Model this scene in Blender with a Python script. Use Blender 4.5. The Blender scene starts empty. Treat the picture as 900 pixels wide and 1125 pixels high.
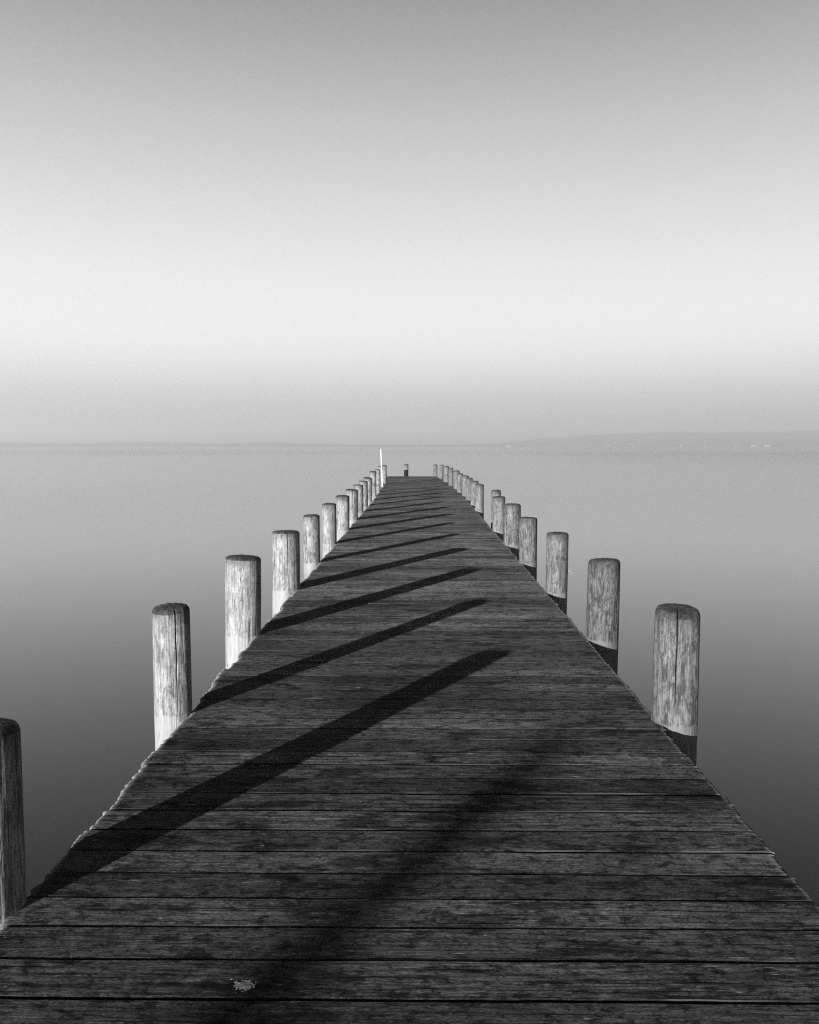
import bpy, math, random
from mathutils import Vector, noise, Matrix

random.seed(7)
scene = bpy.context.scene
COL = scene.collection
R = math.radians

# ----------------------------------------------------------------- helpers
def link(name, data, parent=None):
    o = bpy.data.objects.new(name, data)
    COL.objects.link(o)
    if parent is not None:
        o.parent = parent
    return o

def mesh_obj(name, verts, faces, mat, parent=None, smooth=False, attrs=None):
    me = bpy.data.meshes.new(name)
    me.from_pydata([tuple(v) for v in verts], [], faces)
    me.update()
    if attrs:
        for k, vals in attrs.items():
            a = me.attributes.new(k, 'FLOAT', 'POINT')
            a.data.foreach_set('value', vals)
    if smooth:
        me.polygons.foreach_set('use_smooth', [True] * len(me.polygons))
    me.materials.append(mat)
    return link(name, me, parent)

def tag(o, label=None, cat=None, group=None, kind=None):
    if label: o['label'] = label
    if cat: o['category'] = cat
    if group: o['group'] = group
    if kind: o['kind'] = kind
    return o

def box_data(x0, x1, y0, y1, z0, z1):
    v = [(x0,y0,z0),(x1,y0,z0),(x1,y1,z0),(x0,y1,z0),(x0,y0,z1),(x1,y0,z1),(x1,y1,z1),(x0,y1,z1)]
    f = [(0,3,2,1),(4,5,6,7),(0,1,5,4),(1,2,6,5),(2,3,7,6),(3,0,4,7)]
    return v, f

class Nodes:
    """a small builder for node trees"""
    def __init__(self, name):
        self.mat = bpy.data.materials.new(name)
        self.mat.use_nodes = True
        self.t = self.mat.node_tree
        self.t.nodes.clear()
        self.out = self.t.nodes.new('ShaderNodeOutputMaterial')
    def n(self, kind, **kw):
        nd = self.t.nodes.new(kind)
        for k, v in kw.items():
            setattr(nd, k, v)
        return nd
    def put(self, socket, val):
        if hasattr(val, 'is_output'):
            self.t.links.new(val, socket)
        else:
            socket.default_value = val
    def math(self, op, a, b=0.0, c=None, clamp=False):
        nd = self.n('ShaderNodeMath', operation=op, use_clamp=clamp)
        self.put(nd.inputs[0], a); self.put(nd.inputs[1], b)
        if c is not None: self.put(nd.inputs[2], c)
        return nd.outputs[0]
    def vmath(self, op, a, b):
        nd = self.n('ShaderNodeVectorMath', operation=op)
        self.put(nd.inputs[0], a); self.put(nd.inputs[1], b)
        return nd.outputs[0]
    def noise(self, vec, scale, detail=4.0, rough=0.55, dist=0.0):
        nd = self.n('ShaderNodeTexNoise')
        self.put(nd.inputs['Vector'], vec)
        nd.inputs['Scale'].default_value = scale
        nd.inputs['Detail'].default_value = detail
        nd.inputs['Roughness'].default_value = rough
        nd.inputs['Distortion'].default_value = dist
        return nd.outputs['Fac']
    def map(self, val, a, b, c=0.0, d=1.0, smooth=True):
        nd = self.n('ShaderNodeMapRange', interpolation_type='SMOOTHSTEP' if smooth else 'LINEAR')
        self.put(nd.inputs['Value'], val)
        nd.inputs['From Min'].default_value = a; nd.inputs['From Max'].default_value = b
        self.put(nd.inputs['To Min'], c); self.put(nd.inputs['To Max'], d)
        return nd.outputs[0]
    def grey(self, val):
        nd = self.n('ShaderNodeCombineColor')
        for i in range(3): self.put(nd.inputs[i], val)
        return nd.outputs[0]
    def mix(self, fac, a, b):
        nd = self.n('ShaderNodeMix', data_type='FLOAT')
        self.put(nd.inputs[0], fac); self.put(nd.inputs[2], a); self.put(nd.inputs[3], b)
        return nd.outputs[0]
    def attr(self, name, kind='GEOMETRY'):
        return self.n('ShaderNodeAttribute', attribute_name=name, attribute_type=kind).outputs['Fac']
    def bsdf(self, grey, rough, bump=None, bump_strength=0.4, bump_dist=0.004, ior=1.45, spec=0.5):
        p = self.n('ShaderNodeBsdfPrincipled')
        self.put(p.inputs['Base Color'], self.grey(grey))
        self.put(p.inputs['Roughness'], rough)
        p.inputs['IOR'].default_value = ior
        p.inputs['Specular IOR Level'].default_value = spec
        if bump is not None:
            b = self.n('ShaderNodeBump')
            b.inputs['Strength'].default_value = bump_strength
            b.inputs['Distance'].default_value = bump_dist
            self.put(b.inputs['Height'], bump)
            self.t.links.new(b.outputs[0], p.inputs['Normal'])
        self.t.links.new(p.outputs[0], self.out.inputs['Surface'])
        return p

# ----------------------------------------------------------------- materials
def mat_boards():
    m = Nodes('weathered_boards')
    pos = m.n('ShaderNodeNewGeometry').outputs['Position']
    pid = m.attr('plank'); across = m.attr('across'); end = m.attr('end')
    off = m.n('ShaderNodeCombineXYZ')
    m.put(off.inputs[0], m.math('MULTIPLY', pid, 173.0))
    m.put(off.inputs[1], m.math('MULTIPLY', pid, 61.0))
    m.put(off.inputs[2], m.math('MULTIPLY', pid, 37.0))
    p = m.vmath('ADD', pos, off.outputs[0])
    fine = m.noise(m.vmath('MULTIPLY', p, (16.0, 120.0, 30.0)), 1.0, 5, 0.72, 0.25)        # fibres
    mid = m.noise(m.vmath('MULTIPLY', p, (6.0, 30.0, 6.0)), 1.0, 6, 0.70, 0.6)           # grain bands
    mott = m.noise(m.vmath('MULTIPLY', p, (17.0, 30.0, 6.0)), 1.0, 7, 0.78, 0.5)         # blackened mottling
    blot = m.noise(m.vmath('MULTIPLY', p, (2.6, 8.0, 3.0)), 1.0, 4, 0.6, 0.4)            # dark blotches
    wide = m.noise(m.vmath('MULTIPLY', pos, (0.8, 1.0, 1.0)), 1.0, 4, 0.55, 0.3)         # damp areas over many boards
    grit = m.noise(m.vmath('MULTIPLY', pos, (75.0, 300.0, 200.0)), 1.0, 4, 0.75)
    tone = m.map(pid, 0, 1, 0.0095, 0.0240, smooth=False)
    tone = m.math('MULTIPLY', tone, m.map(fine, 0.28, 0.72, 0.58, 1.45))
    tone = m.math('MULTIPLY', tone, m.map(mid, 0.28, 0.72, 0.70, 1.28))
    tone = m.math('MULTIPLY', tone, m.map(mott, 0.38, 0.54, 0.24, 1.22))
    tone = m.math('MULTIPLY', tone, m.map(blot, 0.36, 0.46, 0.34, 1.0))
    tone = m.math('MULTIPLY', tone, m.map(wide, 0.32, 0.62, 0.60, 1.15))
    tone = m.math('MULTIPLY', tone, m.map(grit, 0.34, 0.66, 0.30, 1.70))
    # bleached, splintered streaks
    st = m.noise(m.vmath('MULTIPLY', p, (13.0, 110.0, 11.0)), 1.0, 5, 0.65, 0.9)
    stm = m.noise(m.vmath('MULTIPLY', p, (2.6, 9.0, 3.0)), 1.0, 3, 0.5, 0.0)
    streak = m.math('MULTIPLY', m.map(st, 0.59, 0.70), m.map(stm, 0.48, 0.64))
    tone = m.mix(m.math('MULTIPLY', streak, 0.85), tone, 0.11)
    # blackened long edges with a broken pale arris
    edge = m.math('ABSOLUTE', m.math('SUBTRACT', across, 0.5))
    tone = m.math('MULTIPLY', tone, m.map(m.math('ADD', edge, m.math('MULTIPLY', m.math('SUBTRACT', mid, 0.5), 0.04)), 0.480, 0.500, 1.0, 0.45))
    wear = m.math('MULTIPLY', m.map(edge, 0.478, 0.492), m.map(stm, 0.46, 0.62))
    tone = m.mix(m.math('MULTIPLY', wear, 0.45), tone, 0.05)
    tone = m.math('MULTIPLY', tone, m.map(edge, 0.500, 0.51, 1.0, 0.10))  # gap shade painted on the board sides, so low sun leaves gaps black
    # knots
    vor = m.n('ShaderNodeTexVoronoi', feature='F1')
    m.put(vor.inputs['Vector'], m.vmath('MULTIPLY', p, (2.1, 5.2, 1.0)))
    vor.inputs['Scale'].default_value = 1.0
    sel = m.n('ShaderNodeSeparateColor'); m.put(sel.inputs[0], vor.outputs['Color'])
    kd = m.math('ADD', vor.outputs['Distance'], m.math('MULTIPLY', m.math('SUBTRACT', mott, 0.5), 0.30))
    knot = m.math('MULTIPLY', m.map(kd, 0.21, 0.12), m.math('GREATER_THAN', sel.outputs[0], 0.50))
    tone = m.mix(m.math('MULTIPLY', knot, 0.85), tone, 0.010)
    # drying cracks that wander along a board
    wob = m.noise(m.vmath('MULTIPLY', p, (1.8, 0.0, 0.0)), 1.0, 5, 0.65)
    cpos = m.math('ADD', m.map(m.math('FRACT', m.math('MULTIPLY', pid, 17.3)), 0, 1, 0.2, 0.8, smooth=False),
                  m.math('MULTIPLY', m.math('SUBTRACT', wob, 0.5), 0.34))
    cd = m.math('ABSOLUTE', m.math('SUBTRACT', across, cpos))
    cm = m.noise(m.vmath('MULTIPLY', p, (1.3, 0.0, 0.0)), 1.0, 2, 0.5)
    crack = m.math('MULTIPLY', m.map(cd, 0.026, 0.008), m.map(cm, 0.50, 0.58))
    tone = m.mix(crack, tone, 0.005)
    # tiny pale flecks
    fl = m.noise(m.vmath('MULTIPLY', pos, (18.0, 30.0, 18.0)), 1.0, 2, 0.5)
    tone = m.mix(m.math('MULTIPLY', m.map(fl, 0.775, 0.80), 0.8), tone, 0.10)
    # bleached board ends
    tone = m.mix(m.math('MULTIPLY', end, m.map(mott, 0.35, 0.55, 0.1, 0.8)), tone, 0.11)
    h = m.math('ADD', m.math('MULTIPLY', fine, 0.8), m.math('MULTIPLY', mid, 0.9))
    h = m.math('ADD', h, m.math('MULTIPLY', mott, 0.5))
    h = m.math('SUBTRACT', h, m.math('MULTIPLY', crack, 1.6))
    h = m.math('ADD', h, m.math('MULTIPLY', streak, 0.5))
    b = m.bsdf(tone, 0.85, h, 0.25, 0.004, spec=0.03)
    b.inputs['Diffuse Roughness'].default_value = 1.0
    return m.mat

def mat_post(cap=False):
    m = Nodes('post_end_grain' if cap else 'weathered_post_wood')
    tc = m.n('ShaderNodeTexCoord').outputs['Object']
    oi = m.n('ShaderNodeObjectInfo')
    rnd = oi.outputs['Random']
    off = m.n('ShaderNodeCombineXYZ')
    for i, k in enumerate((91.0, 47.0, 23.0)):
        m.put(off.inputs[i], m.math('MULTIPLY', rnd, k))
    p = m.vmath('ADD', tc, off.outputs[0])
    base = m.attr('tone', 'OBJECT')
    sep = m.n('ShaderNodeSeparateXYZ'); m.put(sep.inputs[0], tc)
    if cap:
        a = m.noise(p, 38.0, 5, 0.65, 0.4)
        b = m.noise(p, 9.0, 3, 0.5)
        tone = m.math('MULTIPLY', m.map(a, 0.3, 0.7, 0.004, 0.024), m.map(b, 0.3, 0.7, 0.6, 1.5))
        m.bsdf(tone, 0.8, a, 0.7, 0.006, spec=0.25)
        return m.mat
    fib = m.noise(m.vmath('MULTIPLY', p, (170.0, 170.0, 9.0)), 1.0, 6, 0.72, 0.2)
    band = m.noise(m.vmath('MULTIPLY', p, (30.0, 30.0, 3.0)), 1.0, 6, 0.68, 0.5)
    blot = m.noise(m.vmath('MULTIPLY', p, (26.0, 26.0, 9.0)), 1.0, 8, 0.78, 0.6)
    speck = m.noise(m.vmath('MULTIPLY', p, (130.0, 130.0, 45.0)), 1.0, 4, 0.7)
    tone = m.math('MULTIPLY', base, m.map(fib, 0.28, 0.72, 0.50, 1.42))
    tone = m.math('MULTIPLY', tone, m.map(band, 0.28, 0.66, 0.55, 1.20))
    dirt = m.attr('dirt', 'OBJECT')
    bl = m.map(blot, 0.40, 0.56, 1.0, 0.0)
    tone = m.math('MULTIPLY', tone, m.math('SUBTRACT', 1.0, m.math('MULTIPLY', bl, dirt)))
    tone = m.math('MULTIPLY', tone, m.map(speck, 0.32, 0.46, 0.30, 1.08))
    # dark grime just under the rim, running down in streaks
    zz = m.math('ADD', sep.outputs[2], m.math('MULTIPLY', m.math('SUBTRACT', band, 0.5), 0.22))
    rim = m.attr('rim', 'OBJECT')
    up = m.map(m.math('SUBTRACT', zz, rim), -0.10, 0.02, 0.0, 1.0)
    tone = m.math('MULTIPLY', tone, m.math('SUBTRACT', 1.0, m.math('MULTIPLY', up, 0.45)))
    # paler scoured wood below the level of the boards
    zl = m.math('ADD', sep.outputs[2], m.math('MULTIPLY', m.math('SUBTRACT', band, 0.5), 0.07))
    low = m.map(zl, 0.004, -0.008)
    tone = m.mix(m.math('MULTIPLY', low, 0.8), tone, m.math('MULTIPLY', base, m.map(fib, 0.28, 0.72, 0.90, 1.22)))
    # drying cracks
    cr = m.noise(m.vmath('MULTIPLY', p, (44.0, 44.0, 1.3)), 1.0, 2, 0.5, 0.25)
    crm = m.noise(m.vmath('MULTIPLY', p, (6.0, 6.0, 3.0)), 1.0, 2, 0.5)
    cd = m.math('ABSOLUTE', m.math('SUBTRACT', cr, 0.5))
    crack = m.math('MULTIPLY', m.map(cd, 0.020, 0.005), m.map(crm, 0.46, 0.54))
    tone = m.mix(m.math('MULTIPLY', crack, 0.9), tone, 0.015)
    h = m.math('ADD', m.math('MULTIPLY', fib, 0.5), m.math('MULTIPLY', band, 0.9))
    h = m.math('SUBTRACT', h, m.math('MULTIPLY', crack, 1.2))
    m.bsdf(tone, 0.82, h, 0.45, 0.006, spec=0.2)
    return m.mat

def mat_plain(name, tone, rough=0.7, var=0.3, scale=20.0, spec=0.3):
    m = Nodes(name)
    tc = m.n('ShaderNodeTexCoord').outputs['Object']
    a = m.noise(tc, scale, 4, 0.6)
    m.bsdf(m.math('MULTIPLY', m.map(a, 0.3, 0.7, 1 - var, 1 + var), tone), rough, a, 0.2, 0.003, spec=spec)
    return m.mat

def mat_water():
    m = Nodes('lake_water')
    pos = m.n('ShaderNodeNewGeometry').outputs['Position']
    band = m.noise(m.vmath('MULTIPLY', pos, (0.0006, 0.0045, 1.0)), 1.0, 3, 0.55, 0.3)
    soft = m.noise(m.vmath('MULTIPLY', pos, (0.05, 0.12, 1.0)), 1.0, 3, 0.5, 0.3)
    ln = m.n('ShaderNodeVectorMath', operation='LENGTH'); m.put(ln.inputs[0], pos)
    rough = m.math('ADD', m.map(ln.outputs[1], 60, 420, 0.055, 0.10), m.math('MULTIPLY', m.math('SUBTRACT', band, 0.5), 0.12))   # open water is lightly ruffled
    m.bsdf(m.map(soft, 0.3, 0.7, 0.0012, 0.0018), rough, ior=1.333, spec=0.5)
    return m.mat

M_BOARD = mat_boards()
M_POST = mat_post()
M_CAP = mat_post(True)
M_BEAM = mat_plain('old_beam_wood', 0.10, 0.8, 0.4, 9.0)
M_WHITE = mat_plain('white_painted_pole', 0.20, 0.5, 0.05, 15.0)
M_BLACK = mat_plain('black_rubber', 0.006, 0.9, 0.3, 30.0, 0.1)
M_PALE = mat_plain('pale_crust', 0.20, 0.9, 0.6, 55.0)
M_HILL = mat_plain('wooded_hills', 0.06, 0.95, 0.35, 0.012, spec=0.1)
M_HOUSE = mat_plain('pale_house_wall', 0.13, 0.8, 0.08, 1.0)
M_ROOF = mat_plain('grey_house_roof', 0.20, 0.8, 0.2, 1.0)
M_TWIG = mat_plain('dry_twig', 0.10, 0.9, 0.3, 60.0)
M_WATER = mat_water()

# ----------------------------------------------------------------- layout
H = 1.5                       # camera above the boards, metres
WATER_Z = -0.72
END_Y = 45.75
def centre(y):                # the jetty bends gently to the left towards its far end
    t = max(0.0, (y - 24.0) / 22.0)
    return -0.50 * t ** 1.6

# ----------------------------------------------------------------- jetty
jetty = link('jetty', None)
jetty.location = (0, 20, 0)
tag(jetty, 'long weathered wooden jetty of dark cross boards running straight out over the calm lake', 'jetty')
JO = Vector(jetty.location)

def build_boards():
    V, F, A1, A2, A3 = [], [], [], [], []
    y = -2.6
    rng = random.Random(11)
    ends = [(0.0, -0.012), (0.004, -0.0055), (0.012, -0.0018), (0.030, -0.0004)]      # worn, rounded board ends
    n3 = lambda a, b, c: noise.noise(Vector((a, b, c)))
    row = 0
    while y < END_Y:
        w = rng.gauss(0.1697, 0.0055)
        gap = rng.uniform(0.0125, 0.0185)
        amp = rng.uniform(0.0005, 0.0021)
        nx = 110 if y < 6 else (56 if y < 12 else 22)
        nt = 24 if y < 6 else (18 if y < 20 else 14)
        pid = rng.random()
        c = centre(y)
        xl = c - 1.312 + rng.gauss(0, 0.005) + 0.030 * n3(row * 0.30, 2, 0) + 0.018 * n3(row * 0.83, 5, 0)
        xr = c + 1.308 + rng.gauss(0, 0.004) + 0.014 * n3(row * 0.4, 7, 0)
        row += 1
        dz = rng.gauss(0, 0.0007)
        tilt = rng.gauss(0.0003, 0.0005)
        skew = rng.gauss(0, 0.0020)
        seed = rng.uniform(0, 500)
        ts = [0.0, 0.010] + [0.03 + 0.94 * k / (nt - 1) for k in range(nt)] + [0.990, 1.0]
        jl = [rng.gauss(0, 0.0035) for _ in ts]
        jr = [rng.gauss(0, 0.0025) for _ in ts]
        for k in range(1, len(ts)):
            jl[k] = 0.7 * jl[k-1] + jl[k]; jr[k] = 0.7 * jr[k-1] + jr[k]
        L = xr - xl
        xs = [(e, d, 1) for e, d in ends] + [(0.05 + (L - 0.10) * i / nx, 0.0, 0) for i in range(nx + 1)] + [(L - e, d, 2) for e, d in reversed(ends)]
        b0 = len(V)
        ring = len(ts) + 2
        for (e, drop, side) in xs:
            x0 = xl + e
            ef = n3(x0 * 2.2, seed, 0) * 0.0028 + n3(x0 * 12, seed, 5) * 0.0016 + n3(x0 * 40, seed, 6) * 0.0009
            eb = n3(x0 * 2.2, seed, 9) * 0.0028 + n3(x0 * 12, seed, 14) * 0.0016 + n3(x0 * 40, seed, 16) * 0.0009
            warp = n3(x0 * 0.8, seed, 20) * 0.0014
            col = []
            for k, t in enumerate(ts):
                x = x0 + (jl[k] * (1 - e / 0.03) if side == 1 else 0) + (jr[k] * (1 - (L - e) / 0.03) if side == 2 else 0)
                yy = y + ef * (1 - t) + eb * t + t * w + skew * (e / L - 0.5) * 2
                zz = dz + tilt * (t - 0.5) * 2 + warp + drop
                # raised grain: ridges and furrows that run along the board
                zz += n3(x * 2.6, t * w * 42, seed) * amp + n3(x * 7.0, t * w * 130, seed + 40) * (0.0005 + 0.4 * amp)
                if k in (0, len(ts) - 1): zz -= 0.0022 + 0.0016 * n3(x0 * 9, seed, 30 + k)
                col.append((x, yy, zz, t))
            f, l = col[0], col[-1]
            col = [(f[0], f[1] + 0.002, -0.052, -0.1)] + col + [(l[0], l[1] - 0.002, -0.052, 1.1)]
            for (x, yy, zz, t) in col:
                V.append((x - JO.x, yy - JO.y, zz - JO.z)); A1.append(pid); A2.append(t)
                A3.append(1.0 if side and drop < -0.004 else (0.45 if drop < -0.001 else 0.0))
        for i in range(len(xs) - 1):
            a = b0 + i * ring; b = a + ring
            for k in range(ring - 1):
                F.append((a + k, b + k, b + k + 1, a + k + 1))
            F.append((a + ring - 1, b + ring - 1, b, a))
        F.append(tuple(b0 + k for k in range(ring)))
        e = b0 + (len(xs) - 1) * ring
        F.append(tuple(e + k for k in reversed(range(ring))))
        y += w + gap
    o = mesh_obj('deck_boards', V, F, M_BOARD, jetty, attrs={'plank': A1, 'across': A2, 'end': A3})
    return o
build_boards()
# long bearers under the boards, and a cross beam at every pair of posts
for s in (-0.98, 0.0, 0.98):
    V, F = [], []
    n = 24
    for i in range(n + 1):
        yy = -2.6 + (END_Y + 2.6 - 0.1) * i / n
        cx = centre(yy) + s
        for dx, z in ((-0.07, -0.24), (0.07, -0.24), (0.07, -0.058), (-0.07, -0.058)):
            V.append((cx + dx - JO.x, yy - JO.y, z))
    for i in range(n):
        for k in range(4):
            F.append((4*i + k, 4*i + (k+1) % 4, 4*i + 4 + (k+1) % 4, 4*i + 4 + k))
    F.append((3, 2, 1, 0)); F.append((4*n, 4*n+1, 4*n+2, 4*n+3))
    mesh_obj('bearer', V, F, M_BEAM, jetty)
# crusty pale patch on a board close to the camera
def build_patch():
    rng = random.Random(3)
    V, F = [], []
    for q in range(420):
        a = rng.uniform(0, 2 * math.pi)
        rr = abs(rng.gauss(0, 0.42))
        cx, cy = 0.038 * rr * math.cos(a), 0.034 * rr * math.sin(a)
        if q > 405:                                    # a short tail of crumbs
            k = rng.uniform(0, 1); cx, cy = -0.02 - 0.045 * k, 0.018 + 0.028 * k + rng.gauss(0, 0.003)
        sz = rng.uniform(0.0010, 0.0034) * (1.2 - 0.4 * min(rr, 1.5)) * (0.4 if q > 405 else 1)
        hh = rng.uniform(0.0006, 0.0016)
        b = len(V); n = 7
        ph = rng.uniform(0, 6)
        for i in range(n):
            t = ph + 2 * math.pi * i / n
            r_ = sz * rng.uniform(0.6, 1.25)
            V.append((cx + 1.4 * r_ * math.cos(t), cy + r_ * math.sin(t), 0.0))
        V.append((cx, cy, hh))
        for i in range(n):
            F.append((b + i, b + (i + 1) % n, b + n))
    o = mesh_obj('pale_patch', V, F, M_PALE, jetty, smooth=True)
    o['label'] = 'small pale crusty spot on a dark board near the front'
    return o
patch = build_patch()
patch.location = Vector((-0.490, 2.430, 0.001)) - JO

# ----------------------------------------------------------------- posts
def make_post(x, y, d, h, label, tone=0.2, dirt=0.5, crack=None, crack_len=0.5, crack_w=0.010,
              lean=(0.0, 0.0), seed=0, hi=False, group='unseen shadow caster added behind the viewpoint', twig=False, chamfer=None):
    """h: height of the top above the boards; crack: bearing of a deep split seen from the camera (radians)"""
    rng = random.Random(seed)
    root = link('wooden_post', None)
    root.location = (x, y, 0)
    tag(root, label, 'post', group)
    r = d / 2
    seg = 160 if hi else 40
    bot = -2.4
    ch = (chamfer or rng.uniform(0.07, 0.17)) * r + 0.008       # worn chamfer at the rim
    lean = (lean[0] + rng.gauss(0, 0.25), lean[1] + rng.gauss(0, 0.25))
    face = math.atan2(-y, -x)                   # bearing of the camera
    ph = rng.uniform(0, 50)
    tx, ty = rng.gauss(0, 0.035), rng.gauss(0, 0.035)   # the sawn top is never level
    root.rotation_euler = (R(lean[0]), R(lean[1]), 0)
    if crack is not None:
        ca = face + crack
    def radius(a, z):
        ux, uy = math.cos(a), math.sin(a)
        q = r * (1 + 0.012 * (h - z))
        q *= 1 + 0.040 * noise.noise(Vector((ux * 1.1 + ph, uy * 1.1, z * 0.7)))
        q *= 1 + 0.020 * noise.noise(Vector((ux * 3.5 + ph, uy * 3.5, z * 1.8 + 9)))
        if hi:
            q += 0.0022 * noise.noise(Vector((ux * 14 + ph, uy * 14, z * 2.0)))
        if crack is not None:
            wig = 0.05 * noise.noise(Vector((z * 5, ph, 3)))
            da = math.atan2(math.sin(a - ca - wig), math.cos(a - ca - wig))
            run = (h - z) / (crack_len * h)
            if run < 1:
                wd = crack_w / r * (1 - 0.6 * max(0, run)) * (0.8 + 0.5 * noise.noise(Vector((z * 22, ph, 1))))
                q -= 0.032 * math.exp(-(da / max(wd * 0.55, 1e-3)) ** 2)
        return q
    zs = [bot, -1.2, -0.6, -0.3]
    n = 26 if hi else 10
    zs += [-0.2 + (h - ch + 0.2) * i / n for i in range(n + 1)]
    # angles: uniform plus extra samples round the split
    ang = [2 * math.pi * i / seg for i in range(seg)]
    if crack is not None:
        ang += [ca + 0.012 * i for i in range(-14, 15)]
    ang = sorted(a % (2 * math.pi) for a in ang)
    S = len(ang)
    V, F = [], []
    def top_dz(a, q): return q * (tx * math.cos(a) + ty * math.sin(a))
    for z in zs:
        for a in ang:
            q = radius(a, z)
            k = max(0.0, (z - (h - ch - 0.1)) / 0.1)
            V.append((q * math.cos(a), q * math.sin(a), z + k * top_dz(a, q)))
    for j in range(len(zs) - 1):
        for i in range(S):
            F.append((j*S + i, j*S + (i+1) % S, (j+1)*S + (i+1) % S, (j+1)*S + i))
    shaft = mesh_obj('shaft', V, F, M_POST, root, smooth=True)
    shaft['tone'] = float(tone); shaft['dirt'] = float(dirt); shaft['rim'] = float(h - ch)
    # the dark, worn end grain
    V, F = [], []
    rings = [(1.0, -ch), (0.965, -ch * 0.55), (0.90, -ch * 0.16), (0.80, 0.0), (0.60, 0.004), (0.35, 0.006), (0.12, 0.007)]
    for s, dz in rings:
        for a in ang:
            q = radius(a, h - ch)
            if s < 0.9: q = q * s
            else: q = q * s
            w = noise.noise(Vector((math.cos(a) * 5 + ph, math.sin(a) * 5, s * 4))) * 0.004 * (1 if s < 0.99 else 0)
            V.append((q * math.cos(a), q * math.sin(a), h + dz + top_dz(a, q) + w))
    V.append((0, 0, h + 0.006))
    for j in range(len(rings) - 1):
        for i in range(S):
            F.append((j*S + i, j*S + (i+1) % S, (j+1)*S + (i+1) % S, (j+1)*S + i))
    for i in range(S):
        F.append(((len(rings)-1)*S + i, (len(rings)-1)*S + (i+1) % S, len(V) - 1))
    mesh_obj('post_top', V, F, M_CAP, root, smooth=True)
    if twig:
        V, F = [], []
        def stick(p, q, r0, r1):
            p, q = Vector(p), Vector(q)
            d_ = (q - p).normalized(); u = d_.orthogonal().normalized(); v = d_.cross(u)
            b = len(V)
            for c, rr in ((p, r0), (q, r1)):
                for k in range(6):
                    a = k * math.pi / 3
                    V.append(c + (u * math.cos(a) + v * math.sin(a)) * rr)
            for k in range(6):
                F.append((b+k, b+(k+1) % 6, b+6+(k+1) % 6, b+6+k))
            F.append(tuple(b + k for k in reversed(range(6)))); F.append(tuple(b + 6 + k for k in range(6)))
        rs = random.Random(5)
        for k in range(7):
            a = (r * 0.96, -0.02, 0.21 + rs.uniform(-.015, .015))
            stick(a, (r + rs.uniform(.02, .055), -0.02 + rs.uniform(-.03, .03), 0.21 + rs.uniform(-.05, .04)), 0.0035, 0.0015)
        mesh_obj('dry_tuft', V, F, M_TWIG, root)
    return root


ORD = ['nearest', 'second', 'third', 'fourth', 'fifth', 'sixth', 'seventh', 'eighth', 'ninth', 'tenth', 'eleventh',
       'twelfth', 'thirteenth', 'fourteenth', 'fifteenth', 'sixteenth']
# left row: x, y, diameter, height of the top above the boards
GL, GR = 'sunlit wooden posts along the left edge of the jetty', 'wooden posts along the right edge of the jetty'
make_post(0.69 - 28.0 * 0.469, 4.48 - 28.0 * 0.883, 0.225, 28.0 * 0.1423, 'unseen tall pile added behind the viewpoint to cast the soft shadow across the nearest boards', 0.105, seed=1)  # added out of view, set far back to soften the nearest shadow
make_post(-1.422, 2.86, 0.240, 0.605, 'pale wooden post cut off by the left edge of the picture beside the front boards', 0.105, seed=2, group=GL, hi=True)
LEFT = [
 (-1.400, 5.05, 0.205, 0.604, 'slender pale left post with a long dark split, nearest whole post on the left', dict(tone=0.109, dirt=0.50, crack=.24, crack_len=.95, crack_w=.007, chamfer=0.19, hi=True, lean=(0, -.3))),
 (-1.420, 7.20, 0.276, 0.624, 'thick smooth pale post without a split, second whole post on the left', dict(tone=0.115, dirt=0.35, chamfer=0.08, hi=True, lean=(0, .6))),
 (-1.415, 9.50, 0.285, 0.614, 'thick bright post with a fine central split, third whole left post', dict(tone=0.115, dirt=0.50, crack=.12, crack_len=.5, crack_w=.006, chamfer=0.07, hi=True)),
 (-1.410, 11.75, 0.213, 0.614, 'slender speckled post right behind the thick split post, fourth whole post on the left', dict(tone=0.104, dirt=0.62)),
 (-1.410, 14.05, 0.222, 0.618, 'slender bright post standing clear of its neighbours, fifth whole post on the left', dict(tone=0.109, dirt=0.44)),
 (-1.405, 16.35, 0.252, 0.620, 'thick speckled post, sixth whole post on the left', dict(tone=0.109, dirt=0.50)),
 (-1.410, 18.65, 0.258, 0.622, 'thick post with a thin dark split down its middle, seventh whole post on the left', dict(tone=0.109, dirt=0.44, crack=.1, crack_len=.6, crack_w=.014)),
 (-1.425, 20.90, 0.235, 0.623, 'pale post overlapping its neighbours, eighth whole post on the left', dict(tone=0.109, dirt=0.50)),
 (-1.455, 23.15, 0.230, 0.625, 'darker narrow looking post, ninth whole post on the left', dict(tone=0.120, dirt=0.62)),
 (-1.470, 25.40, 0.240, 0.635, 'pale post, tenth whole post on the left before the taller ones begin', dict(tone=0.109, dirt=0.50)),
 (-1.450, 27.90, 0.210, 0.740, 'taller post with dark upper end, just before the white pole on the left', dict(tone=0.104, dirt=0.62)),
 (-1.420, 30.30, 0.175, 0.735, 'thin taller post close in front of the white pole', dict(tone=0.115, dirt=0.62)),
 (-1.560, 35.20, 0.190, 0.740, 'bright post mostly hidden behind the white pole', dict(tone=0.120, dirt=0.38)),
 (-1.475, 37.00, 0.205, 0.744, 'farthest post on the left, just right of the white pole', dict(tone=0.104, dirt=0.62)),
]
for k, (x, y, d, h, lab, kw) in enumerate(LEFT):
    make_post(x, y, d, h, lab, seed=10 + k, group=GL, **kw)
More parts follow.
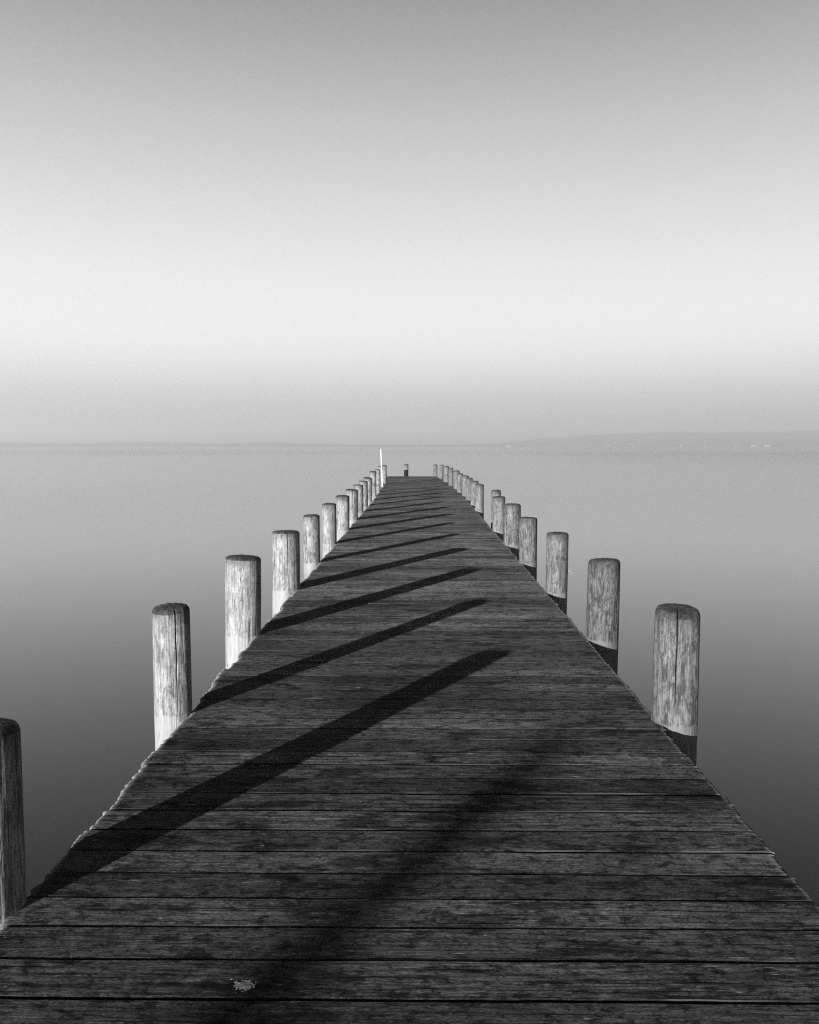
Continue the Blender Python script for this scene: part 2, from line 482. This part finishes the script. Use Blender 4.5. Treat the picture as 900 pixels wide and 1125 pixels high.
RIGHT = [
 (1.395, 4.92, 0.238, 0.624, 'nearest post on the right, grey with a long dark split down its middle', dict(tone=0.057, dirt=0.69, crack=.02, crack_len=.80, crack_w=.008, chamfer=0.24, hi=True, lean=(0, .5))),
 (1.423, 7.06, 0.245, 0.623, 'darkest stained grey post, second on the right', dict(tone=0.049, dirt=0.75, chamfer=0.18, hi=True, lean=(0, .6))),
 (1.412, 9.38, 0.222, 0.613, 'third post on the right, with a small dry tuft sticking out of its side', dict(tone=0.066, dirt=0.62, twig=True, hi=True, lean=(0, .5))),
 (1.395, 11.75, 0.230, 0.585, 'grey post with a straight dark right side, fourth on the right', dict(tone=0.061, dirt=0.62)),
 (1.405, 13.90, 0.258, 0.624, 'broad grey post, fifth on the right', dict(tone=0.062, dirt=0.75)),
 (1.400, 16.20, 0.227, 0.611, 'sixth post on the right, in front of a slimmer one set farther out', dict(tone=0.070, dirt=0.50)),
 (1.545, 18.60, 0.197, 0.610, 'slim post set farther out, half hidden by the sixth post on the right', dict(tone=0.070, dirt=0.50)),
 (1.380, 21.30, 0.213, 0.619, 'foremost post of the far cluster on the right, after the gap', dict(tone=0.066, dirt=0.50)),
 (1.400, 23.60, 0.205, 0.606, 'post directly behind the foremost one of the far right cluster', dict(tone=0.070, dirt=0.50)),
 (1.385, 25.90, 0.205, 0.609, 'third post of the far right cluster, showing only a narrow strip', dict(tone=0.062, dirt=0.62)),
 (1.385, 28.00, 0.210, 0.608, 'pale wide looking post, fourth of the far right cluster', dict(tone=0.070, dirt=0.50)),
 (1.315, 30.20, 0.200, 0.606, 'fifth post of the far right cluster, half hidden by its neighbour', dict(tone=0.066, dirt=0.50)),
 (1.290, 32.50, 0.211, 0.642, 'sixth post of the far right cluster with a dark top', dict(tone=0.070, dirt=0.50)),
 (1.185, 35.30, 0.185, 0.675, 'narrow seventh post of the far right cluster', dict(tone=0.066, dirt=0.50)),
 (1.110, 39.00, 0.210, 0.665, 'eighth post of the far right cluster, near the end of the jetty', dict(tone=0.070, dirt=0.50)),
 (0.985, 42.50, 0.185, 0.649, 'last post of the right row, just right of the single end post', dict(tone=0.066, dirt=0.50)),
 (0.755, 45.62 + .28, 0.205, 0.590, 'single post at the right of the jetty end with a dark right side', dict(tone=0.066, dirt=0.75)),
]
for k, (x, y, d, h, lab, kw) in enumerate(RIGHT):
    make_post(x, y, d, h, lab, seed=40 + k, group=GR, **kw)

# post in the middle of the jetty's end, with a black fender strapped to its front
endp = make_post(-0.715, 46.02, 0.215, 0.610, 'lone post at the middle of the jetty end with a black fender', 0.075, dirt=.5, seed=80,
                 group='posts at the end of the jetty')
def fender():
    V, F = [], []
    n = 16
    prof = [(0.0, -0.30), (0.060, -0.30), (0.075, -0.28), (0.075, 0.30), (0.060, 0.325), (0.0, 0.325)]
    for rr, z in prof:
        for i in range(n):
            a = 2 * math.pi * i / n
            V.append((-0.03 + rr * 1.15 * math.cos(a), -0.175 + rr * math.sin(a), z))
    for j in range(len(prof) - 1):
        for i in range(n):
            F.append((j*n + i, j*n + (i+1) % n, (j+1)*n + (i+1) % n, (j+1)*n + i))
    mesh_obj('fender', V, F, M_BLACK, endp, smooth=True)['label'] = 'black rubber fender'
fender()

# slim white pole
def pole():
    root = link('white_pole', None)
    root.location = (-1.40, 33.6, 0.0)
    tag(root, 'slim white painted pole rising above the posts on the far left of the jetty', 'pole')
    V, F = [], []
    n = 20
    P = [(-2.3, 0.030), (0.0, 0.030), (0.7, 0.027), (1.38, 0.023), (1.405, 0.020), (1.41, 0.0)]
    for z, rr in P:
        for i in range(n):
            a = 2 * math.pi * i / n
            V.append((-0.040 * z + rr * math.cos(a), rr * math.sin(a), z))
    for j in range(len(P) - 1):
        for i in range(n):
            F.append((j*n + i, j*n + (i+1) % n, (j+1)*n + (i+1) % n, (j+1)*n + i))
    mesh_obj('shaft', V, F, M_WHITE, root, smooth=True)
    V, F = [], []
    for z in (-0.06, 0.02):
        for rr in (0.034, 0.048):
            for i in range(n):
                a = 2 * math.pi * i / n
                V.append((-0.040 * z + rr * math.cos(a), rr * math.sin(a), z))
    for i in range(n):
        k = (i + 1) % n
        F += [(i, n + i, n + k, k), (n + i, 3*n + i, 3*n + k, n + k), (3*n + i, 2*n + i, 2*n + k, 3*n + k)]
    mesh_obj('collar', V, F, M_BEAM, root, smooth=False)
pole()

# ----------------------------------------------------------------- lake and far shore
def lake():
    V, F = [(0, 0, WATER_Z)], []
    rad = [4, 10, 25, 60, 150, 400, 1000, 2500, 6000]
    n = 64
    for r in rad:
        for i in range(n):
            a = 2 * math.pi * i / n
            V.append((r * math.cos(a), r * math.sin(a), WATER_Z))
    for i in range(n):
        F.append((0, 1 + i, 1 + (i + 1) % n))
        for j in range(len(rad) - 1):
            a = 1 + j * n
            F.append((a + i, a + n + i, a + n + (i + 1) % n, a + (i + 1) % n))
    o = mesh_obj('lake_water', V, F, M_WATER)
    o['kind'] = 'structure'
lake()

D = 4000.0
RIDGE = [(-45, 4), (-30, 6), (-22, 4), (-16, 5.0), (-13, 4.2), (-9, 5.0), (-7, 3.5), (-4, 2.4), (2, 2.4), (4.6, 3.6), (8, 9.5), (10.3, 12.4), (13.2, 14.6),
         (16.0, 16.0), (16.6, 15.0), (17.7, 14.6), (19.3, 15.6), (21, 15.4), (24, 16.5), (28, 14), (34, 10), (45, 6)]   # bearing, milliradians
def hills():
    V, F = [], []
    n = 420
    prof = [(0, 0.0), (40, 0.05), (160, 0.35), (330, 0.78), (520, 1.0), (760, 0.72), (1000, -0.02)]
    for i in range(n + 1):
        b = -44 + 88 * i / n
        for q in range(len(RIDGE) - 1):
            if RIDGE[q][0] <= b <= RIDGE[q + 1][0]:
                t = (b - RIDGE[q][0]) / (RIDGE[q + 1][0] - RIDGE[q][0])
                t = t * t * (3 - 2 * t)
                e = RIDGE[q][1] + t * (RIDGE[q + 1][1] - RIDGE[q][1])
                break
        e *= 1 + 0.035 * noise.noise(Vector((b * 1.9, 3, 0))) 
        e += 0.22 * noise.noise(Vector((b * 9, 7, 0)))
        for k, (dr, f) in enumerate(prof):
            r = D + dr
            hgt = (D + 520) * e / 1000 * f
            if 0 < k < 6:
                hgt *= 1 + 0.22 * noise.noise(Vector((b * 1.3, k * 1.7, 4))) * (1 if k != 4 else 0)
            z = WATER_Z - 0.8 if k in (0, 6) else max(hgt, 1.0)
            V.append((r * math.sin(R(b)), r * math.cos(R(b)), z))
    m = len(prof)
    for i in range(n):
        for k in range(m - 1):
            a = i * m + k
            F.append((a, a + m, a + m + 1, a + 1))
    o = mesh_obj('hills', V, F, M_HILL, smooth=True)
    o['kind'] = 'structure'
hills()

def house(b, dr, w, dpt, hh, z0, lab):
    root = link('shore_house', None)
    r = D + dr
    root.location = (r * math.sin(R(b)), r * math.cos(R(b)), z0)
    root.rotation_euler = (0, 0, -R(b))
    tag(root, lab, 'house', 'tiny pale houses on the hazy far shore')
    v, f = box_data(-w/2, w/2, -dpt/2, dpt/2, -3.0, hh)
    mesh_obj('wall', v, f, M_HOUSE, root)
    o_ = 0.5
    v = [(-w/2 - o_, -dpt/2 - o_, hh + .02), (w/2 + o_, -dpt/2 - o_, hh + .02), (w/2 + o_, dpt/2 + o_, hh + .02), (-w/2 - o_, dpt/2 + o_, hh + .02),
         (-w/2 - o_, 0, hh + dpt * .38), (w/2 + o_, 0, hh + dpt * .38)]
    f = [(0, 3, 2, 1), (0, 1, 5, 4), (2, 3, 4, 5), (1, 2, 5), (3, 0, 4)]
    mesh_obj('roof', v, f, M_ROOF, root)
rh = random.Random(21)
SH = 'tiny pale house among others on the hazy far shore at the right'
house(5.5, 20, 24, 8, 4.5, 0.8, 'long pale building alone on the far shore, left of the right hand hills')
for b, dr, w, hh, z0 in [(10.6, 60, 12, 6, 3), (11.6, 30, 9, 6, 1), (12.3, 120, 10, 7, 8), (13.0, 60, 14, 6, 4), (13.5, 150, 9, 7, 13), (14.2, 130, 12, 6, 12),
                         (14.9, 170, 10, 8, 17), (15.6, 160, 13, 7, 16), (15.9, 40, 20, 6, 2), (17.2, 30, 12, 6, 1), (18.1, 90, 9, 6, 6), (19.0, 25, 12, 6, 1)]:
    house(b, dr, w * 0.7, 7, hh * 0.62, z0, SH)
for b, w in [(20.0, 26), (20.7, 22)]:
    house(b, 20, w, 8, 4.2, 0.8, 'long pale waterside building on the far shore near the right end of the hills')

# ----------------------------------------------------------------- air
HAZE = 0.00052
def haze():
    v, f = box_data(-5600, 5600, -1500, 5800, -4.2, 95.0)
    m = bpy.data.materials.new('haze_air')
    m.use_nodes = True
    t = m.node_tree; t.nodes.clear()
    o = t.nodes.new('ShaderNodeOutputMaterial')
    p = t.nodes.new('ShaderNodeVolumePrincipled')
    p.inputs['Color'].default_value = (0.76, 0.76, 0.76, 1)
    p.inputs['Density'].default_value = HAZE
    p.inputs['Anisotropy'].default_value = 0.45
    t.links.new(p.outputs[0], o.inputs['Volume'])
    ob = mesh_obj('haze', v, f, m)
    ob['kind'] = 'stuff'

haze()

# ----------------------------------------------------------------- light
EXPOSURE = 2.6
SUN_EL = R(8.1)
SUN_DIR = Vector((2.07, 3.90, 0)).normalized()          # horizontal heading of the light
sun = bpy.data.lights.new('sun', 'SUN')
sun.energy = 5.0
sun.angle = R(0.5)
sun.color = (1.0, 1.0, 1.0)
so = link('sun', sun)
d = Vector((SUN_DIR.x * math.cos(SUN_EL), SUN_DIR.y * math.cos(SUN_EL), -math.sin(SUN_EL)))
so.rotation_euler = d.to_track_quat('-Z', 'Y').to_euler()
so.location = (-20, -40, 12)

w = bpy.data.worlds.new('World')
scene.world = w
w.use_nodes = True
t = w.node_tree
t.nodes.clear()
out = t.nodes.new('ShaderNodeOutputWorld')
bg = t.nodes.new('ShaderNodeBackground')
sky = t.nodes.new('ShaderNodeTexSky')
sky.sky_type = 'NISHITA'
sky.sun_disc = False
sky.sun_elevation = SUN_EL
sky.sun_rotation = math.atan2(-SUN_DIR.x, -SUN_DIR.y)
bw = t.nodes.new('ShaderNodeRGBToBW')
t.links.new(sky.outputs[0], bw.inputs[0])
# the sky itself: a pale veil above the haze that deepens towards the zenith
tc = t.nodes.new('ShaderNodeTexCoord')
sp = t.nodes.new('ShaderNodeSeparateXYZ')
t.links.new(tc.outputs['Generated'], sp.inputs[0])
ramp = t.nodes.new('ShaderNodeValToRGB')
ramp.color_ramp.interpolation = 'B_SPLINE'
STOPS = [(0.0, .45), (0.03, .52), (0.06, .69), (0.09, .87), (0.125, .93), (0.187, .83), (0.24, .705), (0.279, .625), (0.33, .50), (0.364, .43), (0.40, .345), (0.44, .28),
         (0.50, .20), (0.58, .085), (0.70, .03), (1.0, .02)]
el = ramp.color_ramp.elements
while len(el) > 1: el.remove(el[0])
el[0].position = STOPS[0][0]; el[0].color = (STOPS[0][1],) * 3 + (1,)
for p_, v_ in STOPS[1:]:
    e = el.new(p_); e.color = (v_, v_, v_, 1)
t.links.new(sp.outputs[2], ramp.inputs[0])
rb = t.nodes.new('ShaderNodeRGBToBW')
t.links.new(ramp.outputs[0], rb.inputs[0])
k1 = t.nodes.new('ShaderNodeMath'); k1.operation = 'MULTIPLY'
SKY_STRENGTH = 0.10
k1.inputs[1].default_value = 1.05 / SKY_STRENGTH / 2 ** EXPOSURE
t.links.new(rb.outputs[0], k1.inputs[0])
k2 = t.nodes.new('ShaderNodeMath'); k2.operation = 'MULTIPLY_ADD'
k2.inputs[1].default_value = 0.004
t.links.new(bw.outputs[0], k2.inputs[0]); t.links.new(k1.outputs[0], k2.inputs[2])
t.links.new(k2.outputs[0], bg.inputs['Color'])
bg.inputs['Strength'].default_value = SKY_STRENGTH
t.links.new(bg.outputs[0], out.inputs['Surface'])

# ----------------------------------------------------------------- camera and picture
cam = bpy.data.cameras.new('camera')
cam.sensor_fit = 'VERTICAL'
cam.sensor_height = 36.0
cam.lens = 32.0
cam.clip_start = 0.05
cam.clip_end = 30000
co = link('camera', cam)
co.location = (0, 0, H)
co.rotation_euler = (R(90) - math.atan(0.072), 0, math.atan(0.012))
scene.camera = co
scene.view_settings.view_transform = 'Standard'
scene.view_settings.look = 'None'
scene.view_settings.exposure = EXPOSURE
scene.view_settings.gamma = 1.0
scene.view_settings.use_curve_mapping = False
scene.render.engine = 'CYCLES'
scene.cycles.max_bounces = 6
scene.cycles.volume_bounces = 0
scene.cycles.use_denoising = False
scene.cycles.use_adaptive_sampling = False
scene.cycles.sample_clamp_indirect = 0.4
scene.cycles.diffuse_bounces = 2
scene.cycles.pixel_filter_type = 'BLACKMAN_HARRIS'
scene.cycles.filter_width = 1.2
